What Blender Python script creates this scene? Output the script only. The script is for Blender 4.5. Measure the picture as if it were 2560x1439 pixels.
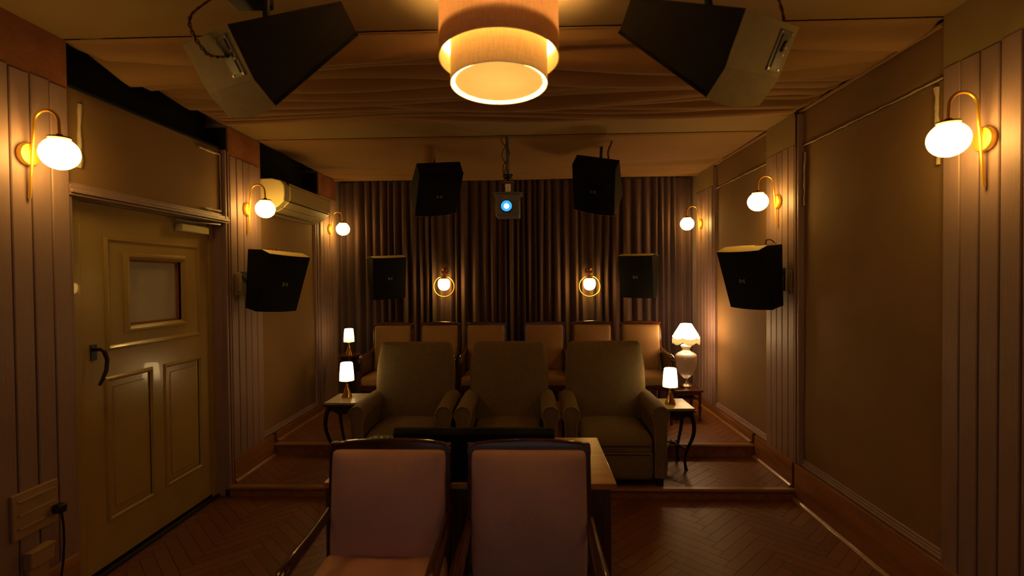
import bpy, bmesh, math, random
from mathutils import Vector, Matrix
random.seed(7)
PI = math.pi
for o in list(bpy.data.objects): bpy.data.objects.remove(o)
scn = bpy.context.scene
COL = scn.collection

# ------------------------------------------------------------------ camera
CAMP = Vector((0, 0, 1.68))
yaw, pitch, roll = math.radians(2.0222), math.radians(0.9894), math.radians(0.5)
fw = Vector((-math.sin(yaw)*math.cos(pitch), math.cos(yaw)*math.cos(pitch), -math.sin(pitch)))
rt = fw.cross(Vector((0, 0, 1))).normalized(); up = rt.cross(fw)
cx_ = rt*math.cos(roll) - up*math.sin(roll)
cy_ = rt*math.sin(roll) + up*math.cos(roll)
cz_ = -fw
cam = bpy.data.cameras.new('camera'); cam.lens = 18.0; cam.sensor_width = 36.0; cam.clip_start = 0.05
camo = bpy.data.objects.new('camera', cam); COL.objects.link(camo)
camo.matrix_world = Matrix(((cx_.x, cy_.x, cz_.x, CAMP.x), (cx_.y, cy_.y, cz_.y, CAMP.y), (cx_.z, cy_.z, cz_.z, CAMP.z), (0, 0, 0, 1)))
cam.dof.use_dof = True; cam.dof.focus_distance = 5.0; cam.dof.aperture_fstop = 2.0
scn.camera = camo

# ------------------------------------------------------------------ light and exposure
w = bpy.data.worlds.new('world'); scn.world = w; w.use_nodes = True
w.node_tree.nodes['Background'].inputs[0].default_value = (0.30, 0.16, 0.06, 1)
w.node_tree.nodes['Background'].inputs[1].default_value = 0.0
scn.view_settings.view_transform = 'Standard'
try: scn.view_settings.look = 'None'
except Exception: pass
scn.view_settings.gamma = 1.0
scn.view_settings.use_curve_mapping = False
scn.view_settings.exposure = 0.0
WARM = (1.0, 0.575, 0.130)
GLOBE_L = 26.0
RING_L = 25.0
BULB_L = 420.0
TOUCH_L = 11.0
CRYSTAL_L = 28.0

# ------------------------------------------------------------------ materials
def mat(name, col, rough=0.6, metal=0.0, noise=0.0, nscale=8.0, bump=0.0, bscale=60.0, stretch=(1, 1, 1), spec=0.5, coat=0.0, rnd=0.0, sheen=0.0, weave=0.0, wscale=300.0, col2=None):
    m = bpy.data.materials.new(name); m.use_nodes = True
    nt = m.node_tree; N = nt.nodes; L = nt.links
    b = N['Principled BSDF']
    b.inputs['Roughness'].default_value = rough; b.inputs['Metallic'].default_value = metal
    b.inputs['Specular IOR Level'].default_value = spec
    b.inputs['Coat Weight'].default_value = coat
    b.inputs['Sheen Weight'].default_value = sheen
    b.inputs['Base Color'].default_value = (*col, 1)
    tc = N.new('ShaderNodeTexCoord'); mp = N.new('ShaderNodeMapping'); mp.inputs['Scale'].default_value = stretch
    L.new(tc.outputs['Object'], mp.inputs['Vector'])
    src = None
    if noise > 0:
        n = N.new('ShaderNodeTexNoise'); n.inputs['Scale'].default_value = nscale; n.inputs['Detail'].default_value = 5
        L.new(mp.outputs[0], n.inputs['Vector'])
        mx = N.new('ShaderNodeMix'); mx.data_type = 'RGBA'
        c2 = col2 if col2 else tuple(c*(1-noise) for c in col)
        mx.inputs[6].default_value = (*col, 1); mx.inputs[7].default_value = (*c2, 1)
        rp = N.new('ShaderNodeValToRGB'); rp.color_ramp.elements[0].position = .35; rp.color_ramp.elements[1].position = .68
        L.new(n.outputs[0], rp.inputs[0]); L.new(rp.outputs[0], mx.inputs[0]); src = mx.outputs[2]
    if rnd > 0:
        oi = N.new('ShaderNodeObjectInfo'); ge = N.new('ShaderNodeNewGeometry')
        ad = N.new('ShaderNodeMath'); ad.operation = 'ADD'; L.new(oi.outputs['Random'], ad.inputs[0]); L.new(ge.outputs['Random Per Island'], ad.inputs[1])
        fr = N.new('ShaderNodeMath'); fr.operation = 'FRACT'; L.new(ad.outputs[0], fr.inputs[0])
        mr = N.new('ShaderNodeMapRange'); mr.inputs[3].default_value = 1-rnd; mr.inputs[4].default_value = 1+rnd*.5
        L.new(fr.outputs[0], mr.inputs[0])
        hs = N.new('ShaderNodeHueSaturation'); L.new(mr.outputs[0], hs.inputs['Value'])
        if src: L.new(src, hs.inputs['Color'])
        else: hs.inputs['Color'].default_value = (*col, 1)
        src = hs.outputs[0]
    if src: L.new(src, b.inputs['Base Color'])
    hsrc = None
    if bump > 0:
        n2 = N.new('ShaderNodeTexNoise'); n2.inputs['Scale'].default_value = bscale; n2.inputs['Detail'].default_value = 4
        L.new(mp.outputs[0], n2.inputs['Vector'])
        bp = N.new('ShaderNodeBump'); bp.inputs['Strength'].default_value = bump; bp.inputs['Distance'].default_value = .01
        L.new(n2.outputs[0], bp.inputs['Height']); L.new(bp.outputs[0], b.inputs['Normal']); hsrc = bp
    if weave > 0:
        wv = N.new('ShaderNodeTexWave'); wv.inputs['Scale'].default_value = wscale; wv.bands_direction = 'DIAGONAL'
        L.new(tc.outputs['Object'], wv.inputs['Vector'])
        b2 = N.new('ShaderNodeBump'); b2.inputs['Strength'].default_value = weave; b2.inputs['Distance'].default_value = .002
        L.new(wv.outputs['Fac'], b2.inputs['Height'])
        if hsrc: L.new(hsrc.outputs[0], b2.inputs['Normal'])
        L.new(b2.outputs[0], b.inputs['Normal'])
    return m

def emit(name, col, s):
    m = bpy.data.materials.new(name); m.use_nodes = True; nt = m.node_tree
    for n in list(nt.nodes): nt.nodes.remove(n)
    e = nt.nodes.new('ShaderNodeEmission'); o = nt.nodes.new('ShaderNodeOutputMaterial')
    e.inputs[0].default_value = (*col, 1); e.inputs[1].default_value = s
    nt.links.new(e.outputs[0], o.inputs[0]); return m

def shade_mat(name, dcol, tcol, fac, e=0.0, ecol=WARM):
    """woven lampshade: reflects on both sides and lets part of the bulb's light through"""
    m = bpy.data.materials.new(name); m.use_nodes = True; nt = m.node_tree; N = nt.nodes; L = nt.links
    for n in list(N): N.remove(n)
    o = N.new('ShaderNodeOutputMaterial'); d = N.new('ShaderNodeBsdfDiffuse'); t = N.new('ShaderNodeBsdfTranslucent'); mx = N.new('ShaderNodeMixShader')
    tc = N.new('ShaderNodeTexCoord')
    outs = []
    for sc in ((10, 10, 420), (150, 150, 9)):
        mp = N.new('ShaderNodeMapping'); mp.inputs['Scale'].default_value = sc; L.new(tc.outputs['Object'], mp.inputs['Vector'])
        n = N.new('ShaderNodeTexNoise'); n.inputs['Scale'].default_value = 2.0; n.inputs['Detail'].default_value = 2; L.new(mp.outputs[0], n.inputs['Vector']); outs.append(n)
    a = N.new('ShaderNodeMath'); a.operation = 'ADD'; L.new(outs[0].outputs[0], a.inputs[0]); L.new(outs[1].outputs[0], a.inputs[1])
    mr = N.new('ShaderNodeMapRange'); mr.inputs[1].default_value = .75; mr.inputs[2].default_value = 1.25; mr.inputs[3].default_value = .82; mr.inputs[4].default_value = 1.12
    L.new(a.outputs[0], mr.inputs[0])
    ge = N.new('ShaderNodeNewGeometry'); lin = N.new('ShaderNodeMix'); lin.data_type = 'RGBA'; lin.inputs[7].default_value = (.86, .80, .62, 1); L.new(ge.outputs['Backfacing'], lin.inputs[0])
    for sh, c in ((d, dcol), (t, tcol)):
        vm = N.new('ShaderNodeVectorMath'); vm.operation = 'SCALE'; vm.inputs[0].default_value = c; L.new(mr.outputs[0], vm.inputs['Scale'])
        if sh is d: L.new(vm.outputs[0], lin.inputs[6]); L.new(lin.outputs[2], sh.inputs[0])
        else: L.new(vm.outputs[0], sh.inputs[0])
    if name == 'cream_diffuser': mr.inputs[3].default_value = .97; mr.inputs[4].default_value = 1.03
    mx.inputs[0].default_value = fac; L.new(d.outputs[0], mx.inputs[1]); L.new(t.outputs[0], mx.inputs[2]); L.new(mx.outputs[0], o.inputs[0])
    return m

def glow_shade(name, c, s_mid, s_edge):
    """lit lamp shade of a table lamp: its own light, a little weaker at the lower rim"""
    m = bpy.data.materials.new(name); m.use_nodes = True; nt = m.node_tree; N = nt.nodes; L = nt.links
    for n in list(N): N.remove(n)
    o = N.new('ShaderNodeOutputMaterial'); e = N.new('ShaderNodeEmission'); e.inputs[0].default_value = (*c, 1)
    tc = N.new('ShaderNodeTexCoord'); sp = N.new('ShaderNodeSeparateXYZ'); L.new(tc.outputs['Generated'], sp.inputs[0])
    mr = N.new('ShaderNodeMapRange'); mr.inputs[1].default_value = 0.0; mr.inputs[2].default_value = .55; mr.inputs[3].default_value = s_edge; mr.inputs[4].default_value = s_mid; mr.interpolation_type = 'SMOOTHSTEP'
    L.new(sp.outputs[2], mr.inputs[0]); L.new(mr.outputs[0], e.inputs[1]); L.new(e.outputs[0], o.inputs[0]); return m

M = {}
M['board'] = mat('mauve_painted_board', (.34, .212, .18), .5, noise=.12, nscale=4, stretch=(3, 3, .5), bump=.15, bscale=30, rnd=.06)
M['wallcore'] = mat('wall_core', (.30, .21, .18), .8, noise=.2, nscale=3)
M['fabric'] = mat('beige_wall_fabric', (.29, .163, .060), .85, noise=.18, nscale=1.6, bump=.12, bscale=25, weave=.25, wscale=180)
M['frieze_l'] = mat('raw_terracotta_plaster', (.36, .13, .05), .9, noise=.45, nscale=5, bump=.4, bscale=40)
M['frieze_r'] = mat('cream_painted_frieze', (.36, .26, .11), .6, noise=.12, nscale=3)
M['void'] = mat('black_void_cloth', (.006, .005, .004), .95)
M['cream'] = mat('cream_gloss_paint', (.45, .305, .085), .28, noise=.15, nscale=3, bump=.12, bscale=18, coat=.25)
M['caulk'] = mat('old_pale_sealant', (.55, .43, .26), .6, bump=.6, bscale=90)
M['ceil'] = mat('cream_ceiling_paint', (.30, .19, .07), .8, noise=.08, nscale=2, bump=.1, bscale=8)
M['drape'] = mat('beige_drape_cloth', (.33, .18, .068), .9, noise=.08, nscale=3)
M['curtain'] = mat('brown_velvet', (.115, .060, .052), .9, noise=.25, nscale=9, stretch=(1, 1, .3), sheen=.08)
M['plank'] = mat('oak_parquet', (.22, .078, .022), .44, noise=.4, nscale=7, stretch=(1, 9, 1), bump=.06, bscale=40, rnd=.18, col2=(.17, .06, .018))
M['subfloor'] = mat('parquet_joint', (.03, .012, .005), .6)
M['basewood'] = mat('varnished_baseboard', (.34, .135, .04), .38, noise=.35, nscale=5, stretch=(6, .6, 6), coat=.2)
M['nosing'] = mat('step_nosing_wood', (.40, .19, .07), .35, noise=.3, nscale=6, stretch=(.6, 6, 6), coat=.2)
M['mahog'] = mat('dark_polished_mahogany', (.085, .022, .010), .22, noise=.4, nscale=8, stretch=(1, 1, 4), coat=.6)
M['pink'] = mat('pink_upholstery', (.74, .42, .32), .75, noise=.10, nscale=6, bump=.15, bscale=120, sheen=.08)
M['tan'] = mat('tan_upholstery', (.40, .215, .07), .6, noise=.12, nscale=6, bump=.12, bscale=100, sheen=.08)
M['recl'] = mat('olive_linen_upholstery', (.22, .155, .07), .88, noise=.14, nscale=40, bump=.2, bscale=260, weave=.3, wscale=420)
M['piping'] = mat('piping_cord', (.30, .22, .11), .85)
M['brass'] = mat('gold_brass', (1.0, .62, .10), .33, .85)
M['brass_p'] = mat('polished_brass', (.98, .58, .16), .14, 1.0)
M['brass_d'] = mat('dark_antique_brass', (.35, .16, .06), .25, 1.0)
M['globe'] = emit('lit_opal_globe', WARM, GLOBE_L)
M['ringglobe'] = emit('lit_ring_sconce_glass', WARM, RING_L)
M['bulb'] = emit('bulb', (1, .64, .24), BULB_L)
M['touch'] = glow_shade('lit_touch_lamp_shade', (1, .66, .27), TOUCH_L*1.15, TOUCH_L*.22)
M['touch2'] = glow_shade('lit_dim_lamp_shade', (1, .66, .27), TOUCH_L*.5, TOUCH_L*.14)
M['cshade'] = glow_shade('lit_crystal_lamp_shade', (1, .60, .27), CRYSTAL_L*1.1, CRYSTAL_L*.9)
M['fringe'] = glow_shade('lit_gold_fringe', (1, .52, .14), 1.25, .7)
M['cord_gold'] = mat('gold_braid', (.45, .24, .05), .7)
M['urn'] = mat('ribbed_crystal', (.62, .54, .45), .15, noise=.15, nscale=30, coat=.5)
M['urn'].node_tree.nodes['Principled BSDF'].inputs['Transmission Weight'].default_value = .45
M['outer'] = shade_mat('brown_linen_shade', (.62, .42, .24), (.70, .34, .14), .044)
M['inner'] = shade_mat('tan_linen_shade', (.78, .55, .30), (.72, .44, .19), .038)
M['diff'] = shade_mat('cream_diffuser', (.8, .72, .5), (.78, .66, .36), .055)
M['rim'] = mat('white_shade_rim', (.75, .65, .45), .6)
M['cab'] = mat('black_cabinet', (.009, .009, .008), .8, spec=.2, noise=.2, nscale=20, bump=.2, bscale=200)
M['cabend'] = mat('end_panel_painted_lit', (.55, .42, .14), .7, noise=.15, nscale=20, bump=.15, bscale=200)  # same cabinet as the black sides; lamplight on its ends painted in
M['grille'] = mat('black_grille_cloth', (.007, .007, .007), .95, spec=.15, bump=.3, bscale=400)
M['logo'] = mat('dull_grey_emblem', (.12, .11, .09), .45)
M['blackm'] = mat('black_metal', (.012, .012, .012), .5)
M['blackp'] = mat('black_plastic', (.012, .013, .013), .42)
M['conn'] = mat('connector_plate_grey', (.16, .13, .07), .5)
M['steel'] = mat('satin_steel', (.6, .58, .52), .3, 1.0)
M['red'] = mat('red_wire', (.35, .02, .01), .5)
M['ac'] = mat('cream_plastic', (.66, .55, .26), .38, noise=.05, nscale=4)
M['acd'] = mat('cream_plastic_painted_shade', (.10, .07, .03), .6)  # darker copy of the cream plastic, slot shade put into its colour
M['desk'] = mat('honey_veneer_desk', (.60, .28, .06), .30, noise=.3, nscale=4, stretch=(.7, 5, 5), coat=.3)
M['deskd'] = mat('brown_veneer_desk_side', (.14, .055, .018), .45, noise=.3, nscale=4, stretch=(5, 5, .7))
M['marble'] = mat('cream_stone_top', (.52, .43, .22), .3, noise=.35, nscale=6, bump=.05, coat=.3)
M['darkwood'] = mat('ebonised_wood', (.014, .008, .005), .4, noise=.3, nscale=6, coat=.2)
M['redwood'] = mat('reddish_rosewood', (.14, .035, .012), .25, noise=.4, nscale=6, coat=.5)
M['glass'] = mat('frosted_grey_glass', (.46, .40, .30), .35, noise=.05, coat=.3)
M['rust'] = mat('rusty_bead', (.30, .09, .02), .6)
M['proj'] = mat('pale_grey_plastic', (.20, .20, .23), .4)
M['lens'] = emit('projector_beam_core', (.75, .92, 1.0), 14.0)
M['lensring'] = emit('projector_lens_blue', (.03, .30, 1.0), 1.6)
M['ivory'] = mat('ivory_plastic', (.42, .27, .13), .5)
M['screen'] = mat('white_screen', (.8, .8, .8), .9)

# ------------------------------------------------------------------ mesh building
class MB:
    def __init__(s): s.v = []; s.f = []
    def add(s, vs, fs, T=None):
        o = len(s.v)
        s.v += [tuple(T @ Vector(p)) if T is not None else tuple(p) for p in vs]
        s.f += [tuple(i+o for i in f) for f in fs]; return s
    def box(s, x0, x1, y0, y1, z0, z1, T=None):
        vs = [(x0, y0, z0), (x1, y0, z0), (x1, y1, z0), (x0, y1, z0), (x0, y0, z1), (x1, y0, z1), (x1, y1, z1), (x0, y1, z1)]
        return s.add(vs, [(3, 2, 1, 0), (4, 5, 6, 7), (0, 1, 5, 4), (1, 2, 6, 5), (2, 3, 7, 6), (3, 0, 4, 7)], T)
    def prism(s, poly, a, b, axis='y', T=None):
        """poly of 2D points extruded from a to b along axis; 2D = the other two axes in order"""
        n = len(poly)
        def P(p, t):
            return {'x': (t, p[0], p[1]), 'y': (p[0], t, p[1]), 'z': (p[0], p[1], t)}[axis]
        vs = [P(p, a) for p in poly]+[P(p, b) for p in poly]
        fs = [tuple(range(n))[::-1], tuple(range(n, 2*n))]+[(i, (i+1) % n, (i+1) % n+n, i+n) for i in range(n)]
        return s.add(vs, fs, T)
    def tube(s, pts, r, n=10, T=None, closed=False, cap=True):
        pts = [Vector(p) for p in pts]; m = len(pts); vs = []; fs = []
        R = r if isinstance(r, (list, tuple)) else [r]*m
        ref = None
        for i, p in enumerate(pts):
            if closed: d = pts[(i+1) % m]-pts[i-1]
            else: d = pts[min(i+1, m-1)]-pts[max(i-1, 0)]
            d.normalize()
            if ref is None:
                ref = d.orthogonal().normalized()
            ref = (ref-d*ref.dot(d)).normalized(); bi = d.cross(ref)
            for k in range(n):
                a = 2*PI*k/n; vs.append(p+(ref*math.cos(a)+bi*math.sin(a))*R[i])
        for i in range(m if closed else m-1):
            j = (i+1) % m
            for k in range(n): fs.append((i*n+k, i*n+(k+1) % n, j*n+(k+1) % n, j*n+k))
        if cap and not closed: fs += [tuple(range(n))[::-1], tuple(range((m-1)*n, m*n))]
        return s.add(vs, fs, T)
    def lathe(s, prof, n=32, T=None, cap=True, rib=0.0, ribs=0):
        vs = []; fs = []; m = len(prof)
        for r, z in prof:
            for k in range(n):
                a = 2*PI*k/n; rr = r*(1+(rib*math.cos(ribs*a) if ribs else 0))
                vs.append((rr*math.cos(a), rr*math.sin(a), z))
        for i in range(m-1):
            for k in range(n): fs.append((i*n+k, i*n+(k+1) % n, (i+1)*n+(k+1) % n, (i+1)*n+k))
        if cap: fs += [tuple(range(n))[::-1], tuple(range((m-1)*n, m*n))]
        return s.add(vs, fs, T)
    def rbox(s, w, d, h, r, n=10, puff=(0, 0, 0), warp=None, T=None, cen=(0, 0, 0)):
        """soft cushion: rounded box centred on cen, puffed along each axis; warp(p) -> p"""
        idx = {}; vs = []; fs = []
        H = (w/2, d/2, h/2)
        def vert(i, j, k):
            key = (i, j, k)
            if key in idx: return idx[key]
            u = [(-1+2*t/n) for t in (i, j, k)]
            u = [math.copysign(1-(1-abs(t))**1.6, t) for t in u]
            q = Vector([u[a]*H[a] for a in range(3)])
            c = Vector([max(-H[a]+r, min(H[a]-r, q[a])) for a in range(3)])
            dd = q-c
            if dd.length > 1e-9: q = c+dd.normalized()*r
            b = [(1-u[a]**2) for a in range(3)]
            q = Vector((q.x+math.copysign(1, q.x)*puff[0]*b[1]*b[2]*abs(u[0]), q.y+math.copysign(1, q.y)*puff[1]*b[0]*b[2]*abs(u[1]), q.z+math.copysign(1, q.z)*puff[2]*b[0]*b[1]*abs(u[2])))
            if warp: q = Vector(warp(q))
            vs.append(q+Vector(cen)); idx[key] = len(vs)-1; return idx[key]
        for a in range(3):
            for side in (0, n):
                for i in range(n):
                    for j in range(n):
                        def K(x, y):
                            t = [0, 0, 0]; t[a] = side; t[(a+1) % 3] = x; t[(a+2) % 3] = y; return vert(*t)
                        f = (K(i, j), K(i+1, j), K(i+1, j+1), K(i, j+1))
                        fs.append(f if side else f[::-1])
        return s.add(vs, fs, T)
    def mesh(s, name, m, angle=35):
        me = bpy.data.meshes.new(name); me.from_pydata([tuple(v) for v in s.v], [], s.f)
        if m: me.materials.append(m)
        me.polygons.foreach_set('use_smooth', [True]*len(me.polygons)); me.update()
        try: me.set_sharp_from_angle(angle=math.radians(angle))
        except Exception: pass
        return me
    def build(s, name, m, parent=None, angle=35, bevel=0.0, loc=None):
        o = bpy.data.objects.new(name, s.mesh(name, m, angle)); COL.objects.link(o)
        if parent is not None: o.parent = parent
        if loc is not None: o.location = loc
        if bevel > 0:
            b = o.modifiers.new('bevel', 'BEVEL'); b.width = bevel; b.segments = 2; b.limit_method = 'ANGLE'; b.angle_limit = math.radians(40)
        return o

def tag(o, label=None, cat=None, group=None, kind=None):
    if label: o['label'] = label
    if cat: o['category'] = cat
    if group: o['group'] = group
    if kind: o['kind'] = kind
    return o
def thing(name, label, cat, loc=(0, 0, 0), rz=0, group=None):
    o = bpy.data.objects.new(name, None); COL.objects.link(o); o.location = loc; o.rotation_euler = (0, 0, rz); o.empty_display_size = .1
    return tag(o, label, cat, group)
def struct(name, mb, m, **k):
    return tag(mb.build(name, m, **k), kind='structure')
def dup(root, loc, rot=None, label=None):
    def rec(o, par):
        c = o.copy(); COL.objects.link(c); c.parent = par
        for ch in list(o.children): rec(ch, c)
        return c
    r = rec(root, None); r.location = loc
    if rot is not None: r.rotation_euler = rot
    if label: r['label'] = label
    return r
def bx(*a): return MB().box(*a)
def RX(a): return Matrix.Rotation(a, 4, 'X')
def RY(a): return Matrix.Rotation(a, 4, 'Y')
def RZ(a): return Matrix.Rotation(a, 4, 'Z')
def TR(*p): return Matrix.Translation(p)

# ------------------------------------------------------------------ room dimensions
XL, XR = -2.36, 1.983        # faces of the boarded pilasters
YB, YF = 6.34, -1.7          # back wall, front wall (behind the camera)
ZC = 2.92
S1, S2 = 3.90, 4.605         # step edges
H1, H2 = 0.08, 0.19
P = [(-1.7, 2.56), (3.96, 4.44), (5.68, 6.20)]   # pilasters along y (left)
PR = [(-1.7, 2.54), (3.90, 4.38), (5.62, 6.20)]  # pilasters along y (right)

# ------------------------------------------------------------------ floor: herringbone parquet
def clip(poly, x0, x1, y0, y1):
    for ax, lim, sg in ((0, x0, 1), (0, x1, -1), (1, y0, 1), (1, y1, -1)):
        out = []
        for i in range(len(poly)):
            a, b = poly[i-1], poly[i]
            da, db = sg*(a[ax]-lim), sg*(b[ax]-lim)
            if (da >= 0) != (db >= 0):
                t = da/(da-db); out.append((a[0]+(b[0]-a[0])*t, a[1]+(b[1]-a[1])*t))
            if db >= 0: out.append(b)
        poly = out
        if len(poly) < 3: return []
    return poly
def area(p): return abs(sum(p[i-1][0]*p[i][1]-p[i][0]*p[i-1][1] for i in range(len(p))))/2
PW, PN = .075, 6
PLEN = PW*PN
def herring(x0, x1, y0, y1):
    c, s = math.cos(PI/4), math.sin(PI/4); g = .0012
    cx, cy = (x0+x1)/2, (y0+y1)/2; R = int(max(x1-x0, y1-y0)/PW)+20
    for r in range(-R, R):
        for k in range(-R//PN-1, R//PN+2):
            for kind in (0, 1):
                if kind == 0: a0, b0, a1, b1 = r*PW+k*2*PLEN, r*PW, r*PW+k*2*PLEN+PLEN, (r+1)*PW
                else: a0, a1 = r*PW+PLEN+k*2*PLEN, r*PW+PLEN+PW+k*2*PLEN; b1 = (r+1)*PW; b0 = b1-PLEN
                q = [(a0+g, b0+g), (a1-g, b0+g), (a1-g, b1-g), (a0+g, b1-g)]
                wq = [(-.1+u*c-v*s, 4.0+u*s+v*c) for u, v in q]
                cl = clip(wq, x0, x1, y0, y1)
                if cl and area(cl) > 1e-5: yield kind, wq, cl
PTH = .008
pm = {}
for kind in (0, 1):
    l2, w2 = PLEN/2-.0012, PW/2-.0012
    m_ = MB().box(-w2, w2, -l2, l2, -PTH, 0)
    pm[kind] = m_.mesh('plank', M['plank'])
def lay(parent, z, x0, x1, y0, y1, maxn=290, indiv=None):
    """planks as parts; the ones beyond the limit or outside `indiv` joined"""
    pcs = list(herring(x0, x1, y0, y1)); full = PLEN*PW*.93; rest = MB(); n = 0
    def key(p):
        cx = sum(q[0] for q in p[2])/len(p[2]); cy = sum(q[1] for q in p[2])/len(p[2]); return cx, cy
    def score(p):
        cx, cy = key(p); vis = 1 if indiv is None or indiv(cx, cy) else 0
        return (-vis, -area(p[2])/(max(cy, .3)**2))
    pcs.sort(key=score)
    for p in pcs:
        kind, wq, cl = p; cx, cy = key(p); a = area(cl); ok = (indiv is None or indiv(cx, cy)) and n < maxn and a > full*.12
        if ok:
            n += 1
            if a > full*.98:
                o = bpy.data.objects.new('plank', pm[kind]); COL.objects.link(o); o.parent = parent
                mx = sum(q[0] for q in wq)/4; my = sum(q[1] for q in wq)/4
                o.location = (mx, my, z); o.rotation_euler = (0, 0, (-PI/4 if kind == 0 else PI/4))
            else:
                mx = sum(q[0] for q in cl)/len(cl); my = sum(q[1] for q in cl)/len(cl)
                rz = (-PI/4 if kind == 0 else PI/4); c, s = math.cos(-rz), math.sin(-rz)
                pts = [((q[0]-mx)*c-(q[1]-my)*s, (q[0]-mx)*s+(q[1]-my)*c) for q in cl]
                o = MB().prism(pts, -PTH, 0, 'z').build('plank', M['plank'], parent); o.location = (mx, my, z); o.rotation_euler = (0, 0, rz)
        else: rest.prism(cl, z-PTH, z, 'z')
    if rest.v: tag(rest.build('plank_field', M['plank'], parent), kind='stuff')
floor = struct('floor', bx(-2.75, 2.25, YF-.1, YB+.1, -.12, -PTH), M['subfloor'])
lay(floor, 0.0, -2.52, 2.03, YF, S1-.001, 290, lambda x, y: y > 2.45)
step1 = struct('floor', bx(-2.42, 2.03, S1+.012, S2+.04, 0, H1-PTH), M['subfloor'])
lay(step1, H1, -2.42, 2.03, S1+.035, S2-.001, 290)
step2 = struct('floor', bx(-2.42, 2.03, S2+.012, YB, H1-PTH-.001, H2-PTH), M['subfloor'])
lay(step2, H2, -2.42, 2.03, S2+.035, YB-.02, 290)
for st, y, z0, z1 in ((step1, S1, 0, H1), (step2, S2, H1, H2)):
    MB().box(-2.36, 1.983, y, y+.014, z0, z1-.022).build('riser', M['basewood'], st)
    MB().prism([(y-.012, z1-.020), (y-.016, z1-.008), (y-.010, z1+.003), (y+.034, z1+.003), (y+.034, z1-.020)], -2.36, 1.983, 'x').build('nosing', M['nosing'], st)

# ------------------------------------------------------------------ walls
def board_mesh(w, h):
    t = .012
    return MB().prism([(0, 0), (0, w), (-t+.004, w), (-t, w-.004), (-t, .004), (-t+.004, 0)], 0, h, 'z')
def boards(wall, X, sgn, y0, y1, z0, z1, n):
    """sgn=+1: face looks to +x (left wall)"""
    wd = (y1-y0)/n; t = .012
    m_ = MB(); e = .0035
    x0, x1 = (X-t, X) if sgn > 0 else (X+t, X)
    m_.prism([(0, e), (0, wd-e), (t*.7, wd-e), (t, wd-e-.004), (t, e+.004), (t*.7, e)] if sgn > 0 else [(0, e), (0, wd-e), (-t*.7, wd-e), (-t, wd-e-.004), (-t, e+.004), (-t*.7, e)], 0, z1-z0, 'z')
    me = m_.mesh('board', M['board'])
    for i in range(n):
        o = bpy.data.objects.new('board', me); COL.objects.link(o); o.parent = wall
        o.location = (x0+random.uniform(-.001, .001)*1, y0+i*wd, z0); o.scale = (1, 1, 1+random.uniform(-.0015, .0015))

# left wall: backing and pilaster cores
mb = MB()
mb.box(-2.75, -2.55, YF-.1, YB+.1, -.1, 3.1)
for a, b in P: mb.box(-2.56, XL-.012, a, b, 0, ZC)
mb.box(-2.56, -2.42, 2.56, 3.96, 2.155, 2.70)           # over the door
mb.box(-2.56, -2.42, 4.44, 5.68, 0, 2.60)               # bay 2
mb.box(-2.56, -2.42, 6.20, YB, 0, ZC)
wl = struct('wall_left', mb, M['wallcore'])
BT_L, BT_R, BASE = 2.672, 2.662, .285
boards(wl, XL, 1, 1.56, 2.56, BASE-.19, BT_L, 10)
boards(wl, XL, 1, -1.69, 1.55, BASE-.19, BT_L, 18)
boards(wl, XL, 1, P[1][0]+.012, P[1][1], BASE-.02, BT_L, 5)
boards(wl, XL, 1, P[2][0]+.03, P[2][1]-.01, BASE, BT_L-.02, 5)
bx(-2.372, XL-.004, 1.0, 2.56, BT_L+.004, ZC).build('frieze_panel', M['frieze_l'], wl)
bx(-2.372, XL-.004, -1.69, 1.0, BT_L+.004, ZC).build('frieze_panel', M['frieze_l'], wl)
bx(-2.372, XL-.004, P[1][0], P[1][1], BT_L+.004, ZC-.03).build('frieze_panel', M['frieze_l'], wl)
bx(-2.372, XL-.004, P[2][0], P[2][1], BT_L-.014, ZC-.03).build('frieze_panel', M['frieze_l'], wl)
# wavy fabric panels
def fabric_panel(wall, X, sgn, y0, y1, z0, z1, name='fabric_panel', m='fabric', wv=.006, th=.03):
    nx, nz = 24, 20; mb = MB(); vs = []; fs = []
    for j in range(nz+1):
        for i in range(nx+1):
            u, v = i/nx, j/nz; y = y0+(y1-y0)*u; z = z0+(z1-z0)*v
            e = min(u, 1-u, .08)/.08*min(v, 1-v, .08)/.08
            d = wv*e*(math.sin(y*5.1+z*2.3)+.6*math.sin(y*2.2-z*4.1+1))
            vs.append((X+sgn*(d-.004*(1-e)), y, z))
    for j in range(nz):
        for i in range(nx):
            a = j*(nx+1)+i; f = (a, a+1, a+nx+2, a+nx+1); fs.append(f if sgn > 0 else f[::-1])
    mb.add(vs, fs)
    b = X-sgn*th
    mb.box(min(b, X-sgn*.012), max(b, X-sgn*.012), y0, y1, z0, z1)
    return mb.build(name, M[m], wall)
fabric_panel(wl, -2.392, 1, 2.565, 3.90, 2.205, 2.70)
fabric_panel(wl, -2.392, 1, 4.445, 5.60, .335, 2.60)
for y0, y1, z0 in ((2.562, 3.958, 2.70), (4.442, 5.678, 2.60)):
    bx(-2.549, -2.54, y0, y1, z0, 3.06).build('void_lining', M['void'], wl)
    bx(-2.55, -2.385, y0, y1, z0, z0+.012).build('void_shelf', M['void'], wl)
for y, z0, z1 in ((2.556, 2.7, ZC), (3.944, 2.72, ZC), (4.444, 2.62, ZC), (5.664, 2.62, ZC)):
    bx(-2.548, -2.376, y, y+.014, z0, z1-.035).build('void_cheek', M['void'], wl)
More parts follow.
